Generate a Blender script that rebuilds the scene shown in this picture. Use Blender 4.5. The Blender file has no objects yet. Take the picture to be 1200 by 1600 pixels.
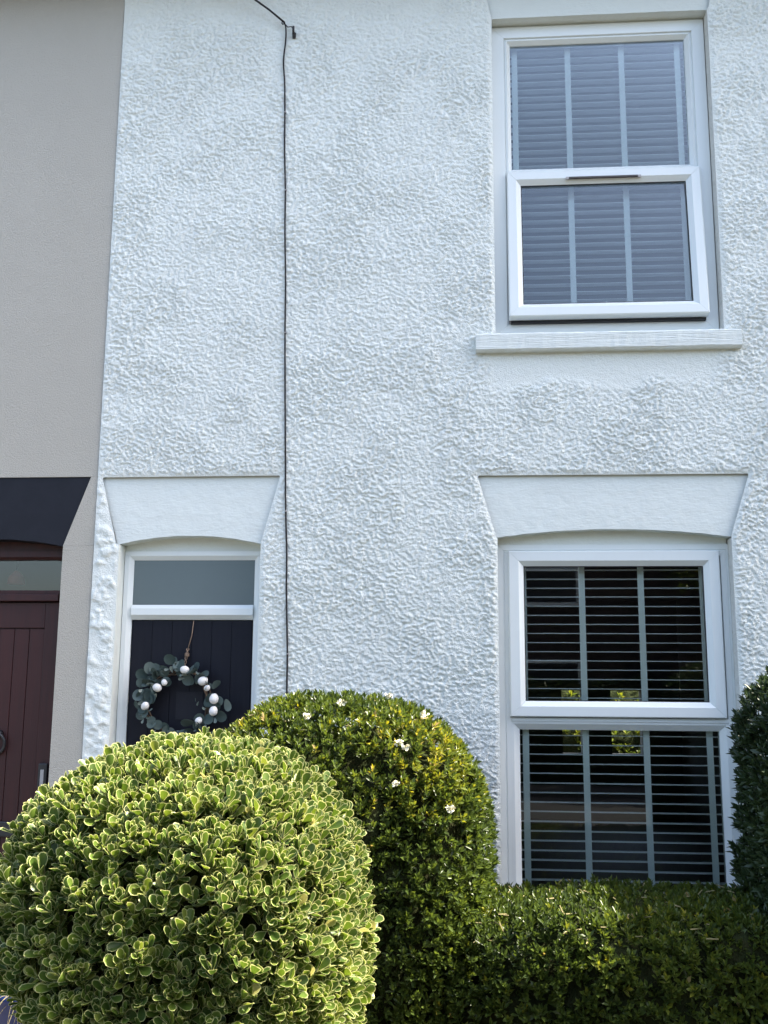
import bpy, bmesh, math, random
import numpy as np
from mathutils import Matrix, Vector

random.seed(7)
rng = np.random.default_rng(11)
sc = bpy.context.scene
C = sc.collection
rad = math.radians

# ------------------------------------------------------------------ camera
YAW, PITCH, ROLL = rad(-4.385), rad(9.77), rad(-0.394)
cy, sy = math.cos(YAW), math.sin(YAW)
cp, sp = math.cos(PITCH), math.sin(PITCH)
cr, sr = math.cos(ROLL), math.sin(ROLL)
RC = (Matrix(((cy, sy, 0), (-sy, cy, 0), (0, 0, 1))) @ Matrix(((1, 0, 0), (0, cp, -sp), (0, sp, cp)))
      @ Matrix(((cr, 0, sr), (0, 1, 0), (-sr, 0, cr))))
CAM = Vector((0.0, -5.70, 1.70))
cam_d = bpy.data.cameras.new('camera')
cam = bpy.data.objects.new('camera', cam_d)
C.objects.link(cam)
right, fwd, up = RC.col[0], RC.col[1], RC.col[2]
m = Matrix.Identity(4)
for i in range(3):
    m[i][0], m[i][1], m[i][2], m[i][3] = right[i], up[i], -fwd[i], CAM[i]
cam.matrix_world = m
cam_d.sensor_fit = 'AUTO'
cam_d.sensor_width = 36
cam_d.lens = 1550 * 36 / 1600
cam_d.clip_end = 500
sc.camera = cam

# ------------------------------------------------------------------ light
SUN_EL, SUN_AZ = rad(52), rad(3.2)           # azimuth measured from +x towards +y (behind the house front)
sun_vec = Vector((math.cos(SUN_EL) * math.cos(SUN_AZ), math.cos(SUN_EL) * math.sin(SUN_AZ), math.sin(SUN_EL)))
w = bpy.data.worlds.new('World')
sc.world = w
w.use_nodes = True
wn = w.node_tree
sky = wn.nodes.new('ShaderNodeTexSky')
sky.sky_type = 'NISHITA'
sky.sun_disc = False
sky.sun_elevation = SUN_EL
sky.sun_rotation = math.atan2(sun_vec.x, sun_vec.y)
sky.air_density = 1.0
sky.dust_density = 3.5
sky.ozone_density = 0.3
bg = wn.nodes['Background']
bg.inputs['Strength'].default_value = 0.15
wn.links.new(sky.outputs[0], bg.inputs['Color'])
sl = bpy.data.lights.new('sun', 'SUN')
sl.energy = 5.0
sl.angle = rad(0.55)
sl.color = (1.0, 0.92, 0.76)
so = bpy.data.objects.new('sun', sl)
C.objects.link(so)
so.rotation_euler = sun_vec.to_track_quat('Z', 'Y').to_euler()
so.location = (10, 2, 14)
vs = sc.view_settings
vs.view_transform = 'Standard'
vs.look = 'None'
vs.gamma = 1.0
vs.use_curve_mapping = False
vs.exposure = 2.04

# ------------------------------------------------------------------ materials
MATS = {}


def mat(name, col, rough=0.6, spec=0.5, noise=None, bump=None, metal=0.0):
    """noise = list of (scale, amount, colour2); bump = list of (scale, strength, distance)"""
    mm = bpy.data.materials.new(name)
    mm.use_nodes = True
    t = mm.node_tree
    b = t.nodes['Principled BSDF']
    b.inputs['Roughness'].default_value = rough
    b.inputs['Specular IOR Level'].default_value = spec
    b.inputs['Metallic'].default_value = metal
    b.inputs['Base Color'].default_value = (*col, 1)
    tc = t.nodes.new('ShaderNodeTexCoord')
    src = None
    for (scale, amt, c2, *rest) in (noise or []):
        n = t.nodes.new('ShaderNodeTexNoise')
        n.inputs['Detail'].default_value = 6
        n.inputs['Roughness'].default_value = 0.65
        if isinstance(scale, tuple):
            mp = t.nodes.new('ShaderNodeMapping')
            mp.inputs['Scale'].default_value = scale
            t.links.new(tc.outputs['Object'], mp.inputs['Vector'])
            t.links.new(mp.outputs[0], n.inputs['Vector'])
            n.inputs['Scale'].default_value = 1.0
        else:
            t.links.new(tc.outputs['Object'], n.inputs['Vector'])
            n.inputs['Scale'].default_value = scale
        rmp = t.nodes.new('ShaderNodeMapRange')
        lo, hi = rest[0] if rest else (0.45, 0.75)
        rmp.inputs['From Min'].default_value = lo
        rmp.inputs['From Max'].default_value = hi
        rmp.inputs['To Max'].default_value = amt
        t.links.new(n.outputs['Fac'], rmp.inputs['Value'])
        mx = t.nodes.new('ShaderNodeMix')
        mx.data_type = 'RGBA'
        mx.inputs['A'].default_value = (*col, 1)
        mx.inputs['B'].default_value = (*c2, 1)
        t.links.new(rmp.outputs[0], mx.inputs['Factor'])
        if src is not None:
            t.links.new(src, mx.inputs['A'])
        src = mx.outputs['Result']
    if src is not None:
        t.links.new(src, b.inputs['Base Color'])
    last = None
    for (scale, strength, dist) in (bump or []):
        n = t.nodes.new('ShaderNodeTexNoise')
        n.inputs['Detail'].default_value = 4
        if isinstance(scale, tuple):
            mp = t.nodes.new('ShaderNodeMapping')
            mp.inputs['Scale'].default_value = scale
            t.links.new(tc.outputs['Object'], mp.inputs['Vector'])
            t.links.new(mp.outputs[0], n.inputs['Vector'])
            n.inputs['Scale'].default_value = 1.0
        else:
            t.links.new(tc.outputs['Object'], n.inputs['Vector'])
            n.inputs['Scale'].default_value = scale
        bp = t.nodes.new('ShaderNodeBump')
        bp.inputs['Strength'].default_value = strength
        bp.inputs['Distance'].default_value = dist
        t.links.new(n.outputs['Fac'], bp.inputs['Height'])
        if last is not None:
            t.links.new(last, bp.inputs['Normal'])
        last = bp.outputs[0]
    if last is not None:
        t.links.new(last, b.inputs['Normal'])
    MATS[name] = mm
    return mm


WHITE = (0.77, 0.80, 0.755)
mat('white_render', WHITE, 0.75, 0.25,
    noise=[(1.1, 0.10, (0.62, 0.63, 0.60)), (7.0, 0.10, (0.66, 0.64, 0.58), (0.5, 0.8)), (55.0, 0.25, (0.55, 0.53, 0.47), (0.66, 0.8))],
    bump=[(140.0, 1.0, 0.006), (300.0, 0.7, 0.003)])
mat('white_plaster', (0.69, 0.73, 0.695), 0.65, 0.3,
    noise=[(4.0, 0.22, (0.60, 0.61, 0.57)), ((3, 3, 26), 0.2, (0.56, 0.55, 0.49), (0.5, 0.8)), (40.0, 0.4, (0.45, 0.43, 0.38), (0.68, 0.82))],
    bump=[((30, 30, 110), 0.6, 0.003), (16.0, 0.5, 0.010), (90.0, 0.4, 0.002)])
mat('sill_paint', (0.70, 0.74, 0.71), 0.7, 0.3,
    noise=[((2, 2, 40), 0.35, (0.50, 0.50, 0.45), (0.45, 0.75)), (30.0, 0.5, (0.42, 0.40, 0.35), (0.64, 0.8))],
    bump=[((9, 9, 150), 0.9, 0.006), (60.0, 0.5, 0.003)])
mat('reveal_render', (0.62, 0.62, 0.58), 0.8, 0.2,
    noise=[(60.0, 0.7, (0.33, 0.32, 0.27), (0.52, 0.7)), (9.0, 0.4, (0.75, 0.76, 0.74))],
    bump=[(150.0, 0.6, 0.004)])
mat('grey_roughcast', (0.465, 0.44, 0.385), 0.85, 0.2,
    noise=[(1.6, 0.22, (0.40, 0.375, 0.33)), (0.9, 0.25, (0.52, 0.495, 0.44)), (420.0, 0.28, (0.34, 0.33, 0.30), (0.5, 0.7)), (5.0, 0.5, (0.62, 0.61, 0.60), (0.70, 0.80))],
    bump=[(150.0, 0.8, 0.006), (300.0, 0.6, 0.003)])
mat('upvc', (0.72, 0.76, 0.75), 0.32, 0.5,
    noise=[(3.0, 0.10, (0.64, 0.63, 0.60)), ((60, 60, 4), 0.10, (0.58, 0.55, 0.50), (0.55, 0.8))], bump=[(5.0, 0.04, 0.01)])
mat('gasket_and_gap_shade', (0.02, 0.02, 0.022), 0.6, 0.3)
mat('grey_trim', (0.40, 0.38, 0.37), 0.5, 0.4, noise=[(30.0, 0.4, (0.25, 0.23, 0.2))])
mat('vent_plastic', (0.055, 0.045, 0.04), 0.5, 0.4, noise=[(40, 0.5, (0.1, 0.09, 0.08))])
mat('navy_door', (0.007, 0.008, 0.014), 0.6, 0.2,
    noise=[((40, 40, 2.5), 0.4, (0.013, 0.014, 0.022), (0.4, 0.7))], bump=[((160, 160, 6), 0.25, 0.002)])
mat('navy_paint', (0.012, 0.013, 0.019), 0.6, 0.22, noise=[(6.0, 0.5, (0.02, 0.021, 0.03)), (9.0, 0.9, (0.22, 0.22, 0.23), (0.765, 0.80))], bump=[(20.0, 0.25, 0.004)])
mat('maroon_wood', (0.045, 0.012, 0.012), 0.5, 0.35,
    noise=[((22, 22, 1.5), 0.65, (0.019, 0.008, 0.009), (0.4, 0.7)), (2.0, 0.4, (0.06, 0.017, 0.016))], bump=[((180, 180, 5), 0.3, 0.002)])
mat('black_metal', (0.018, 0.018, 0.02), 0.45, 0.5, noise=[(30.0, 0.5, (0.04, 0.04, 0.042))])
mat('black_rubber', (0.012, 0.010, 0.012), 0.6, 0.3, noise=[(60.0, 0.6, (0.03, 0.022, 0.022))])
mat('blind_white', (0.88, 0.90, 0.90), 0.5, 0.3, noise=[(2.0, 0.1, (0.82, 0.84, 0.83))])
mat('tape_fabric', (0.82, 0.87, 0.85), 0.85, 0.1, noise=[(90.0, 0.25, (0.74, 0.79, 0.77))], bump=[(300.0, 0.3, 0.001)])
mat('twine', (0.30, 0.21, 0.15), 0.9, 0.1, noise=[(200.0, 0.6, (0.16, 0.11, 0.08))], bump=[(500.0, 0.8, 0.002)])
mat('egg_white', (0.74, 0.72, 0.69), 0.55, 0.3, noise=[(60.0, 0.5, (0.55, 0.49, 0.44), (0.55, 0.75))])
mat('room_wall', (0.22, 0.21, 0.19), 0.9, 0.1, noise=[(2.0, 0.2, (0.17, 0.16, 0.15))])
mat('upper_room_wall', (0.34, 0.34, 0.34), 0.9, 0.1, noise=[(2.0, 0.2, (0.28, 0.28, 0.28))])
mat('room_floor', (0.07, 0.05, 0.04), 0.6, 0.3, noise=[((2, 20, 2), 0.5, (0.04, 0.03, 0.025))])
mat('brickwork', (0.060, 0.045, 0.040), 0.9, 0.2, noise=[(6.0, 0.6, (0.04, 0.032, 0.03)), (40.0, 0.4, (0.09, 0.065, 0.055))], bump=[(30.0, 0.5, 0.01)])
mat('slate', (0.06, 0.062, 0.07), 0.7, 0.3, noise=[(5.0, 0.6, (0.1, 0.095, 0.09))], bump=[((3, 18, 18), 0.6, 0.02)])
mat('asphalt', (0.05, 0.05, 0.052), 0.9, 0.2, noise=[(80.0, 0.5, (0.09, 0.09, 0.09)), (1.0, 0.3, (0.035, 0.035, 0.036))], bump=[(120.0, 0.6, 0.004)])
mat('tarmac', (0.048, 0.049, 0.050), 0.9, 0.2, noise=[(70.0, 0.5, (0.075, 0.075, 0.075)), (1.2, 0.4, (0.036, 0.036, 0.036))], bump=[(110.0, 0.6, 0.004)])
mat('paving', (0.30, 0.285, 0.26), 0.85, 0.2, noise=[(3.0, 0.5, (0.22, 0.21, 0.19)), (60.0, 0.3, (0.16, 0.15, 0.14))], bump=[(60.0, 0.5, 0.004)])
mat('soil', (0.07, 0.055, 0.04), 0.95, 0.1, noise=[(9.0, 0.6, (0.04, 0.035, 0.02)), (2.0, 0.5, (0.07, 0.08, 0.03))], bump=[(30.0, 0.8, 0.02)])
mat('pot_blue', (0.004, 0.014, 0.085), 0.45, 0.35, noise=[((40, 40, 3), 0.4, (0.005, 0.012, 0.06))], bump=[((30, 30, 2), 0.2, 0.004)])
mat('dry_grass', (0.24, 0.20, 0.10), 0.8, 0.2, noise=[(8.0, 0.6, (0.14, 0.15, 0.06))])
mat('lamp_red', (0.12, 0.012, 0.01), 0.7, 0.2, noise=[(20.0, 0.4, (0.07, 0.012, 0.01))])
mat('petal', (0.78, 0.75, 0.60), 0.7, 0.2, noise=[(60.0, 0.4, (0.6, 0.58, 0.40))])
mat('twig', (0.11, 0.075, 0.05), 0.85, 0.2, noise=[(40.0, 0.5, (0.06, 0.045, 0.03))])
mat('dark_core', (0.020, 0.026, 0.010), 0.95, 0.05, noise=[(30.0, 0.6, (0.03, 0.024, 0.012))], bump=[(35.0, 1.0, 0.03)])
mat('render_plain', (0.66, 0.64, 0.6), 0.85, 0.2, noise=[(2.0, 0.3, (0.56, 0.54, 0.5))], bump=[(60.0, 0.6, 0.008)])


def glass_mat(name, tint, rough=0.0, ior=1.52):
    mm = bpy.data.materials.new(name)
    mm.use_nodes = True
    t = mm.node_tree
    t.nodes.clear()
    o = t.nodes.new('ShaderNodeOutputMaterial')
    tr = t.nodes.new('ShaderNodeBsdfTransparent')
    tr.inputs[0].default_value = (*tint, 1)
    gl = t.nodes.new('ShaderNodeBsdfGlossy')
    gl.inputs['Roughness'].default_value = rough
    gl.inputs['Color'].default_value = (1, 1, 1, 1)
    fr = t.nodes.new('ShaderNodeFresnel')
    fr.inputs['IOR'].default_value = ior
    tc = t.nodes.new('ShaderNodeTexCoord')
    n = t.nodes.new('ShaderNodeTexNoise')
    n.inputs['Scale'].default_value = 2.2
    n.inputs['Detail'].default_value = 1
    t.links.new(tc.outputs['Object'], n.inputs['Vector'])
    bp = t.nodes.new('ShaderNodeBump')
    bp.inputs['Strength'].default_value = 0.015
    bp.inputs['Distance'].default_value = 0.01
    t.links.new(n.outputs['Fac'], bp.inputs['Height'])
    t.links.new(bp.outputs[0], gl.inputs['Normal'])
    mx = t.nodes.new('ShaderNodeMixShader')
    t.links.new(fr.outputs[0], mx.inputs[0])
    t.links.new(tr.outputs[0], mx.inputs[1])
    t.links.new(gl.outputs[0], mx.inputs[2])
    t.links.new(mx.outputs[0], o.inputs[0])
    MATS[name] = mm
    return mm


glass_mat('glass', (0.93, 0.96, 0.95), ior=1.47)
glass_mat('coated_glass', (0.93, 0.96, 0.96), ior=1.60)
mat('frosted_glass', (0.085, 0.115, 0.125), 0.22, 0.6, noise=[(3.0, 0.3, (0.10, 0.14, 0.145))], bump=[(400.0, 0.05, 0.001)])


def leaf_mat(name, stops, edge=None, transl=0.35, rough=0.38, spec=0.45, edge_at=0.72):
    """stops = colours along the per-leaf attribute 'tone'; edge = pale margin colour"""
    mm = bpy.data.materials.new(name)
    mm.use_nodes = True
    t = mm.node_tree
    b = t.nodes['Principled BSDF']
    out = [n for n in t.nodes if n.type == 'OUTPUT_MATERIAL'][0]
    at = t.nodes.new('ShaderNodeAttribute')
    at.attribute_name = 'tone'
    cr_ = t.nodes.new('ShaderNodeValToRGB')
    el = cr_.color_ramp.elements
    while len(el) > 1:
        el.remove(el[-1])
    el[0].position = stops[0][0]
    el[0].color = (*stops[0][1], 1)
    for p, c in stops[1:]:
        e = el.new(p)
        e.color = (*c, 1)
    t.links.new(at.outputs['Fac'], cr_.inputs[0])
    col = cr_.outputs[0]
    if edge:
        ae = t.nodes.new('ShaderNodeAttribute')
        ae.attribute_name = 'edge'
        tc = t.nodes.new('ShaderNodeTexCoord')
        n = t.nodes.new('ShaderNodeTexNoise')
        n.inputs['Scale'].default_value = 120
        t.links.new(tc.outputs['Object'], n.inputs['Vector'])
        ad = t.nodes.new('ShaderNodeMath')
        ad.operation = 'MULTIPLY_ADD'
        ad.inputs[1].default_value = 0.5
        t.links.new(n.outputs['Fac'], ad.inputs[0])
        t.links.new(ae.outputs['Fac'], ad.inputs[2])
        mr = t.nodes.new('ShaderNodeMapRange')
        mr.inputs['From Min'].default_value = edge_at + 0.22
        mr.inputs['From Max'].default_value = edge_at + 0.36
        t.links.new(ad.outputs[0], mr.inputs['Value'])
        mx = t.nodes.new('ShaderNodeMix')
        mx.data_type = 'RGBA'
        mx.inputs['B'].default_value = (*edge, 1)
        t.links.new(mr.outputs[0], mx.inputs['Factor'])
        t.links.new(col, mx.inputs['A'])
        col = mx.outputs['Result']
    t.links.new(col, b.inputs['Base Color'])
    b.inputs['Roughness'].default_value = rough
    b.inputs['Specular IOR Level'].default_value = spec
    tl = t.nodes.new('ShaderNodeBsdfTranslucent')
    hs = t.nodes.new('ShaderNodeHueSaturation')
    hs.inputs['Hue'].default_value = 0.485
    hs.inputs['Saturation'].default_value = 1.1
    hs.inputs['Value'].default_value = 1.5
    t.links.new(col, hs.inputs['Color'])
    t.links.new(hs.outputs[0], tl.inputs['Color'])
    ms = t.nodes.new('ShaderNodeMixShader')
    ms.inputs[0].default_value = transl
    t.links.new(b.outputs[0], ms.inputs[1])
    t.links.new(tl.outputs[0], ms.inputs[2])
    t.links.new(ms.outputs[0], out.inputs[0])
    MATS[name] = mm
    return mm


leaf_mat('variegated_leaf', [(0.0, (0.035, 0.068, 0.014)), (0.4, (0.070, 0.120, 0.020)), (0.75, (0.12, 0.175, 0.028)), (0.93, (0.19, 0.22, 0.045)), (1.0, (0.36, 0.35, 0.12))],
         edge=(0.50, 0.51, 0.23), transl=0.32)
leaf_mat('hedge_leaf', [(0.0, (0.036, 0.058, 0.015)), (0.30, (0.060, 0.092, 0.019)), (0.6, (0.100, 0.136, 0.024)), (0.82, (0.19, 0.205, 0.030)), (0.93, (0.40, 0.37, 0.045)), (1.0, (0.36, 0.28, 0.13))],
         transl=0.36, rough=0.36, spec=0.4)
leaf_mat('dark_hedge_leaf', [(0.0, (0.026, 0.045, 0.020)), (0.5, (0.038, 0.064, 0.024)), (0.9, (0.06, 0.09, 0.03)), (1.0, (0.2, 0.18, 0.08))],
         transl=0.25, rough=0.4, spec=0.45)
leaf_mat('eucalyptus_leaf', [(0.0, (0.045, 0.068, 0.062)), (0.5, (0.075, 0.105, 0.098)), (0.85, (0.12, 0.155, 0.145)), (1.0, (0.26, 0.29, 0.25))],
         transl=0.1, rough=0.7, spec=0.2)


# ------------------------------------------------------------------ mesh helpers
def link(o, parent=None):
    C.objects.link(o)
    if parent is not None:
        o.parent = parent
    return o


def mesh_obj(name, verts, faces, material, parent=None, smooth=False):
    me = bpy.data.meshes.new(name)
    me.from_pydata(verts, [], faces)
    me.validate()
    me.materials.append(MATS[material])
    if smooth:
        me.polygons.foreach_set('use_smooth', [True] * len(me.polygons))
    me.update()
    return link(bpy.data.objects.new(name, me), parent)


def bm_obj(name, bm, material, parent=None, smooth=False):
    bmesh.ops.recalc_face_normals(bm, faces=bm.faces)
    me = bpy.data.meshes.new(name)
    bm.to_mesh(me)
    bm.free()
    me.materials.append(MATS[material])
    if smooth:
        me.polygons.foreach_set('use_smooth', [True] * len(me.polygons))
    return link(bpy.data.objects.new(name, me), parent)


def add_box(bm, x0, x1, y0, y1, z0, z1, bevel=0.0):
    vs_ = [bm.verts.new(p) for p in ((x0, y0, z0), (x1, y0, z0), (x1, y1, z0), (x0, y1, z0), (x0, y0, z1), (x1, y0, z1), (x1, y1, z1), (x0, y1, z1))]
    fs = [bm.faces.new([vs_[i] for i in f]) for f in ((0, 1, 5, 4), (1, 2, 6, 5), (2, 3, 7, 6), (3, 0, 4, 7), (4, 5, 6, 7), (3, 2, 1, 0))]
    if bevel:
        es = list({e for f in fs for e in f.edges})
        bmesh.ops.bevel(bm, geom=es, offset=bevel, segments=2, affect='EDGES', profile=0.6)


def box_obj(name, x0, x1, y0, y1, z0, z1, material, parent=None, bevel=0.0):
    bm = bmesh.new()
    add_box(bm, x0, x1, y0, y1, z0, z1, bevel)
    return bm_obj(name, bm, material, parent)


def boxes_obj(name, lst, material, parent=None, bevel=0.0):
    bm = bmesh.new()
    for b in lst:
        add_box(bm, *b, bevel)
    return bm_obj(name, bm, material, parent)


def tube(bm, pts, radii, n=8, cap=True):
    pts = [Vector(p) for p in pts]
    if not hasattr(radii, '__len__'):
        radii = [radii] * len(pts)
    rings = []
    ref = Vector((0.3, 0.9, 0.2)).normalized()
    for i, p in enumerate(pts):
        t = (pts[min(i + 1, len(pts) - 1)] - pts[max(i - 1, 0)]).normalized()
        a = t.cross(ref)
        if a.length < 1e-3:
            a = t.cross(Vector((1, 0, 0)))
        a.normalize()
        b = t.cross(a)
        rings.append([bm.verts.new(p + (a * math.cos(k * 2 * math.pi / n) + b * math.sin(k * 2 * math.pi / n)) * radii[i]) for k in range(n)])
    for r0, r1 in zip(rings[:-1], rings[1:]):
        for k in range(n):
            bm.faces.new((r0[k], r0[(k + 1) % n], r1[(k + 1) % n], r1[k]))
    if cap:
        bm.faces.new(rings[0][::-1])
        bm.faces.new(rings[-1])


def ring_frame(name, x0, x1, z0, z1, profile, material, parent=None, gap=0.0006):
    """Mitred rectangular frame. profile = [(inset, y), ...] from the outer back edge to the inner back edge.
    The four members are separate solids with a hairline gap at each mitre."""
    bm = bmesh.new()
    corners = [(x0, z0, 1, 1), (x1, z0, -1, 1), (x1, z1, -1, -1), (x0, z1, 1, -1)]
    for k in range(4):
        a, b = corners[k], corners[(k + 1) % 4]
        ax = (b[0] - a[0], b[1] - a[1])
        l = math.hypot(*ax)
        u = (ax[0] / l, ax[1] / l)
        ra, rb = [], []
        for (ins, y) in profile:
            pa = (a[0] + a[2] * ins + u[0] * gap, a[1] + a[3] * ins + u[1] * gap)
            pb = (b[0] + b[2] * ins - u[0] * gap, b[1] + b[3] * ins - u[1] * gap)
            ra.append(bm.verts.new((pa[0], y, pa[1])))
            rb.append(bm.verts.new((pb[0], y, pb[1])))
        n = len(profile)
        for i in range(n):
            j = (i + 1) % n
            bm.faces.new((ra[i], ra[j], rb[j], rb[i]))
        bm.faces.new(ra[::-1])
        bm.faces.new(rb)
    return bm_obj(name, bm, material, parent)


def thing(name, label, cat, loc=(0, 0, 0), group=None):
    o = bpy.data.objects.new(name, None)
    o.empty_display_size = 0.2
    C.objects.link(o)
    o.location = loc
    return tag(o, label, cat, group)


def tag(o, label=None, cat=None, group=None, kind=None):
    if label:
        o['label'] = label
    if cat:
        o['category'] = cat
    if group:
        o['group'] = group
    if kind:
        o['kind'] = kind
    return o


# ------------------------------------------------------------------ numpy noise
def value_noise(x, y, seed):
    r = np.random.default_rng(seed)
    G = r.random((256, 256))
    xi = np.floor(x).astype(int)
    yi = np.floor(y).astype(int)
    fx = x - xi
    fy = y - yi
    fx = fx * fx * fx * (fx * (fx * 6 - 15) + 10)
    fy = fy * fy * fy * (fy * (fy * 6 - 15) + 10)
    a = G[xi % 256, yi % 256]
    b = G[(xi + 1) % 256, yi % 256]
    c = G[xi % 256, (yi + 1) % 256]
    d = G[(xi + 1) % 256, (yi + 1) % 256]
    return (a * (1 - fx) + b * fx) * (1 - fy) + (c * (1 - fx) + d * fx) * fy


def sin_noise(P, scale, seed, n=14):
    r = np.random.default_rng(seed)
    K = r.normal(size=(n, 3)) * scale
    ph = r.random(n) * 6.283
    return np.sin(P @ K.T + ph).sum(1) / math.sqrt(n / 2)


def smoothstep(a, b, x):
    t = np.clip((x - a) / (b - a), 0, 1)
    return t * t * (3 - 2 * t)


# ------------------------------------------------------------------ ground and street
GZ = -0.20


def structure(o):
    o['kind'] = 'structure'
    return o


structure(box_obj('ground', -60, 60, -70, 60, GZ - 0.6, GZ - 0.12, 'soil'))
structure(box_obj('front_garden', -12, 14, -3.5, -0.02, GZ - 0.12, GZ - 0.01, 'soil'))
structure(box_obj('garden_path', -2.75, -1.45, -3.5, -0.02, GZ - 0.1, GZ, 'paving'))
structure(box_obj('pavement', -30, 30, -7.2, -3.5, GZ - 0.12, GZ, 'tarmac'))
structure(box_obj('road', -30, 30, -12.6, -7.2, GZ - 0.125, GZ - 0.116, 'asphalt'))
structure(box_obj('far_pavement', -30, 30, -14.6, -12.6, GZ - 0.12, GZ, 'tarmac'))
structure(box_obj('rear_lawn', -12, 14, 8.3, 20, GZ - 0.12, GZ - 0.02, 'soil'))

# ------------------------------------------------------------------ the white house
PARTY = -2.165
HR = 3.0
EAVE = 6.25
house = thing('terraced_house', 'white painted roughcast terraced house with white framed windows and navy door', 'house', (0, 0, 0))

# the openings (with the lintel above) cut from the render: polygons in x, z
W_X0, W_X1 = 0.221, 1.540
U_X0, U_X1 = 0.225, 1.562
D_X0, D_X1 = -2.012, -1.162
LOW = [(W_X0, 0.42), (W_X1, 0.42), (W_X1, 2.540), (1.656, 2.895), (0.109, 2.897), (0.216, 2.530), (W_X0, 2.525)]
UPP = [(U_X0, 3.70), (U_X1, 3.70), (U_X1, 5.860), (1.572, 5.868), (1.625, 6.19), (0.155, 6.19), (0.222, 5.870), (U_X0, 5.860)]
DOO = [(D_X0, -0.2), (D_X1, -0.2), (D_X1, 2.505), (-1.055, 2.908), (-2.137, 2.906), (-2.030, 2.503), (D_X0, 2.500)]


def poly_inside(px, pz, poly):
    ins = np.zeros(px.shape, bool)
    n = len(poly)
    for i in range(n):
        x1, z1 = poly[i]
        x2, z2 = poly[(i + 1) % n]
        if z1 == z2:
            continue
        c = ((z1 > pz) != (z2 > pz)) & (px < (x2 - x1) * (pz - z1) / (z2 - z1) + x1)
        ins ^= c
    return ins


def poly_dist(px, pz, poly):
    best = np.full(px.shape, 1e9)
    bx = px.copy()
    bz = pz.copy()
    n = len(poly)
    for i in range(n):
        x1, z1 = poly[i]
        x2, z2 = poly[(i + 1) % n]
        dx, dz = x2 - x1, z2 - z1
        t = np.clip(((px - x1) * dx + (pz - z1) * dz) / (dx * dx + dz * dz), 0, 1)
        qx, qz = x1 + t * dx, z1 + t * dz
        d = np.hypot(px - qx, pz - qz)
        k = d < best
        best[k] = d[k]
        bx[k] = qx[k]
        bz[k] = qz[k]
    return best, bx, bz


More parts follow.
